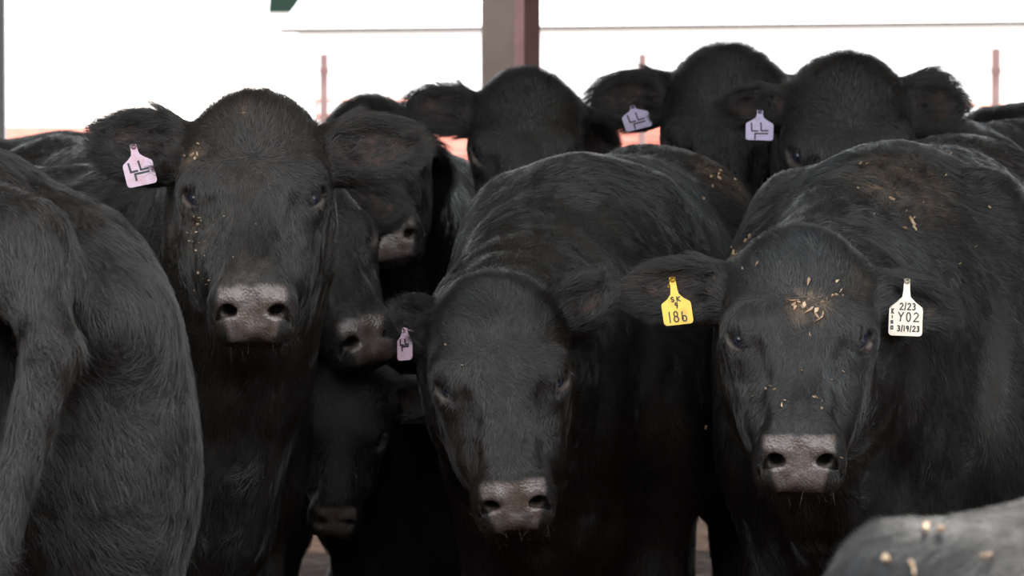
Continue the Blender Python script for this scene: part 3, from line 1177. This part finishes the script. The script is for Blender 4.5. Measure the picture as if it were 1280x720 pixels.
# ------------------------------------------------------------------ the herd
#HERD
E = dict
herd = {}
herd['B'] = build_cow('cow', 'black cow at left facing the camera, pink tag in one ear, both eyes visible',
    317, 240, 8.1, 2, 42, 0, 1.0, -.85, 9.25, 24, 1.0,
    ears=(E(up=20, fw=-5, W=1.05, tw=0), E(up=14, fw=-8, L=1.05)), h=.006, hair=9, seed=3, thick=.92,
    dust=((243, 195, .035, .6), (305, 145, .018, .6), (300, 330, .06, .10), (250, 290, .04, .25), (310, 340, .03, .15)))
herd['J'] = build_cow('cow', 'black cow at right, a yellow tag in one ear, a white tag in the other',
    1000, 418, 7.9, -3, 40, 0, 1.0, .775, 9.16, -12, 1.03,
    ears=(E(up=12, fw=-10, W=.9), E(up=10, fw=-30, W=.8)), h=.006, hair=9, seed=5, stout=1.08,
    dust=((920, 325, .045, .7), (1010, 385, .045, .6), (1130, 230, .14, .25), (1070, 360, .03, .3)))
herd['I'] = build_cow('cow', 'black cow in the middle front, head lowered, small pink tag in its ear',
    628, 476, 8.15, 2, 32, -5, .95, .195, 9.42, -9, 1.01,
    ears=(E(up=52, fw=-30, L=.85, W=.75), E(up=36, fw=-10, L=.85, W=.8)), h=.006, hair=8, seed=8, stout=.84,
    dust=((905, 225, .10, .4),))
herd['C'] = build_cow('cow', 'black cow peering out behind the left cow, only its grey cheek and muzzle showing',
    403, 305, 9.55, 26, 46, -12, 1.0, -.86, 11.3, 24, 1.0,
    ears=(E(up=5, fw=-20), E(up=5, fw=-20)), h=.009, hair=5, seed=12, stout=.86)
herd['D'] = build_cow('cow', 'black cow with a lit grey muzzle, half hidden behind the ear of the left cow',
    470, 200, 10.85, 4, 50, -10, .97, -.29, 12.52, 2, .98,
    ears=(E(up=20, fw=-40), E(up=-20, fw=-70)), h=.009, hair=4, seed=14, stout=.84)
herd['E'] = build_cow('cow', 'black cow right below the brown column, one pale-rimmed eye showing',
    656, 190, 10.62, -2, 32, 0, .98, .27, 12.5, 3, .92,
    ears=(E(up=16, fw=-10), E(up=-10, fw=-60)), h=.009, hair=5, seed=16, stout=.88)
herd['F'] = build_cow('cow', 'tall black cow in the back row, a pink-lilac tag in its raised left-hand ear',
    905, 178, 10.9, -6, 26, 0, 1.12, .87, 12.5, -10, .96,
    ears=(E(up=2, fw=-10), E(up=15, fw=-60)), h=.009, hair=5, seed=18, stout=.88)
herd['G'] = build_cow('cow', 'black cow at the right of the back row, its lilac-tagged ear across its neighbour',
    1062, 190, 10.4, 0, 30, 0, 1.12, 1.22, 11.6, -32, 1.04,
    ears=(E(up=0, fw=5, L=.85, W=.65), E(up=16, fw=-22, L=.85, W=1.05, tw=0)), h=.009, hair=5, seed=20, stout=.88)
herd['A'] = build_cow('cow', 'black cow cut off by the left edge, only its shaggy hindquarter in view',
    -1100, 260, 8.4, 60, 30, 0, 1.0, -1.17, 7.48, -150, 1.07,
    ears=(E(), E()), h=.008, hair=8, seed=22, hairlen=1.3, stout=1.05, legs=dict(tail=-.16), coat=(.80, .80, .82))
herd['L'] = build_cow('cow', 'blurred black back with straw bits in the bottom right corner',
    2900, 360, 4.2, -60, 30, 0, .85, 1.15, 4.05, 98, .919,
    ears=(E(), E()), h=.010, hair=3, seed=24, coat=(.44, .34, .29))  # coat darkened in place of roof shade, and tinted brown
herd['M'] = build_cow('cow', 'smaller black cow deep in the herd, its muzzle held low near the dirt',
    426, 548, 9.50, 0, 22, 4, .72, -.10, 10.33, -20, .62,
    ears=(E(), E()), h=.010, hair=3, seed=26, stout=.85)
herd['N'] = build_cow('cow', 'black cow standing side on in the background at the left edge',
    -700, 220, 12.4, 60, 30, 0, 1.0, -1.78, 12.75, -88, .995,
    ears=(E(), E()), h=.012, hair=2, seed=28)
herd['P'] = build_cow('cow', 'black cow far back at the right edge with only its back showing',
    2200, 200, 13.5, -60, 30, 0, 1.0, 2.35, 13.6, 86, 1.10,
    ears=(E(), E()), h=.012, hair=2, seed=30)
finish_herd(herd)
#ENDHERD

# ------------------------------------------------------------------ tags and flecks
ear_tag(herd['B'], 166, 181, .052, .052, .022, .006, M_PINK, LL(.052, -.032), .0036, yaw=8, lean=-12, out=.046, label='pink ear tag marked with two Ls over an angle')
ear_tag(herd['F'], 790, 132, .064, .046, .012, .006, M_VIOLET, LL(.060, -.020), .0034, yaw=10, lean=-14, label='pinkish lilac ear tag, tilted')
ear_tag(herd['G'], 950, 138, .060, .048, .020, .007, M_VIOLET, LL(.060, -.030), .0034, yaw=0, lean=2, label='pale lilac ear tag')
ear_tag(herd['I'], 506, 410, .034, .044, .012, .006, M_PINK, LL(.032, -.020), .0030, yaw=-42, lean=-6, tilt=-6, out=.045, label='small pink ear tag seen edge-on')
ear_tag(herd['J'], 840, 347, .050, .048, .034, .0055, M_YELLOW,
        text_strokes('SK', -.009, -.042, .008, .008) + text_strokes('9', -.003, -.053, .006, .009) + text_strokes('186', -.0165, -.077, .011, .018), .0021, yaw=6, lean=-6, out=.044,
        label='yellow ear tag with handwritten SK 9 186')
ear_tag(herd['J'], 1134, 349, .056, .062, .036, .0055, M_WHITE,
        text_strokes('2/23', -.011, -.053, .0065, .011) + text_strokes('Y02', -.013, -.073, .010, .015) + text_strokes('3/19/23', -.014, -.090, .0055, .009)
        + [[(-.0235, -.052), (-.0235, -.060)], [(-.0205, -.052), (-.0230, -.056), (-.0205, -.060)], [(-.0225, -.064), (-.0225, -.068)], [(-.0240, -.073), (-.0215, -.073), (-.0215, -.077), (-.0240, -.077), (-.0240, -.073)], [(-.0240, -.082), (-.0210, -.082), (-.0210, -.087), (-.0240, -.087), (-.0240, -.082)]], .0020, yaw=-4, lean=2, out=.044,
        label='white ear tag with handwritten 2/23 Y02 3/19/23')
straw(herd['B'], ((243, 195, 7, 6, .006), (306, 143, 4, 4, .008), (250, 285, 8, 10, .005), (245, 310, 6, 12, .004), (320, 320, 5, 25, .003), (255, 350, 6, 14, .004)), 1)
straw(herd['J'], ((935, 322, 16, 14, .010), (1008, 378, 7, 9, .013), (1018, 398, 6, 7, .014), (1050, 370, 6, 9, .009), (982, 505, 3, 4, .009), (1020, 500, 3, 4, .009), (962, 488, 3, 4, .007),
      (1048, 573, 1, 1, .010), (880, 549, 2, 2, .009), (1152, 553, 1, 1, .008), (1137, 280, 3, 4, .010), (1053, 222, 2, 3, .010), (1130, 215, 10, 35, .008), (1150, 260, 10, 50, .005), (1000, 460, 8, 40, .004)), 2)
straw(herd['I'], ((905, 222, 12, 16, .008), (575, 425, 3, 20, .004), (850, 555, 4, 25, .007)), 3)
straw(herd['L'], ((1160, 665, 2, 3, .010), (1130, 630, 2, 4, .008), (1190, 627, 2, 4, .008), (1110, 700, 2, 4, .008), (1140, 708, 2, 3, .010), (1240, 690, 2, 6, .006), (1175, 664, 1, 2, .008)), 4)
straw(herd['D'], ((470, 230, 2, 3, .004),), 5)
print('TOTAL %.1fs' % (time.time() - T0))
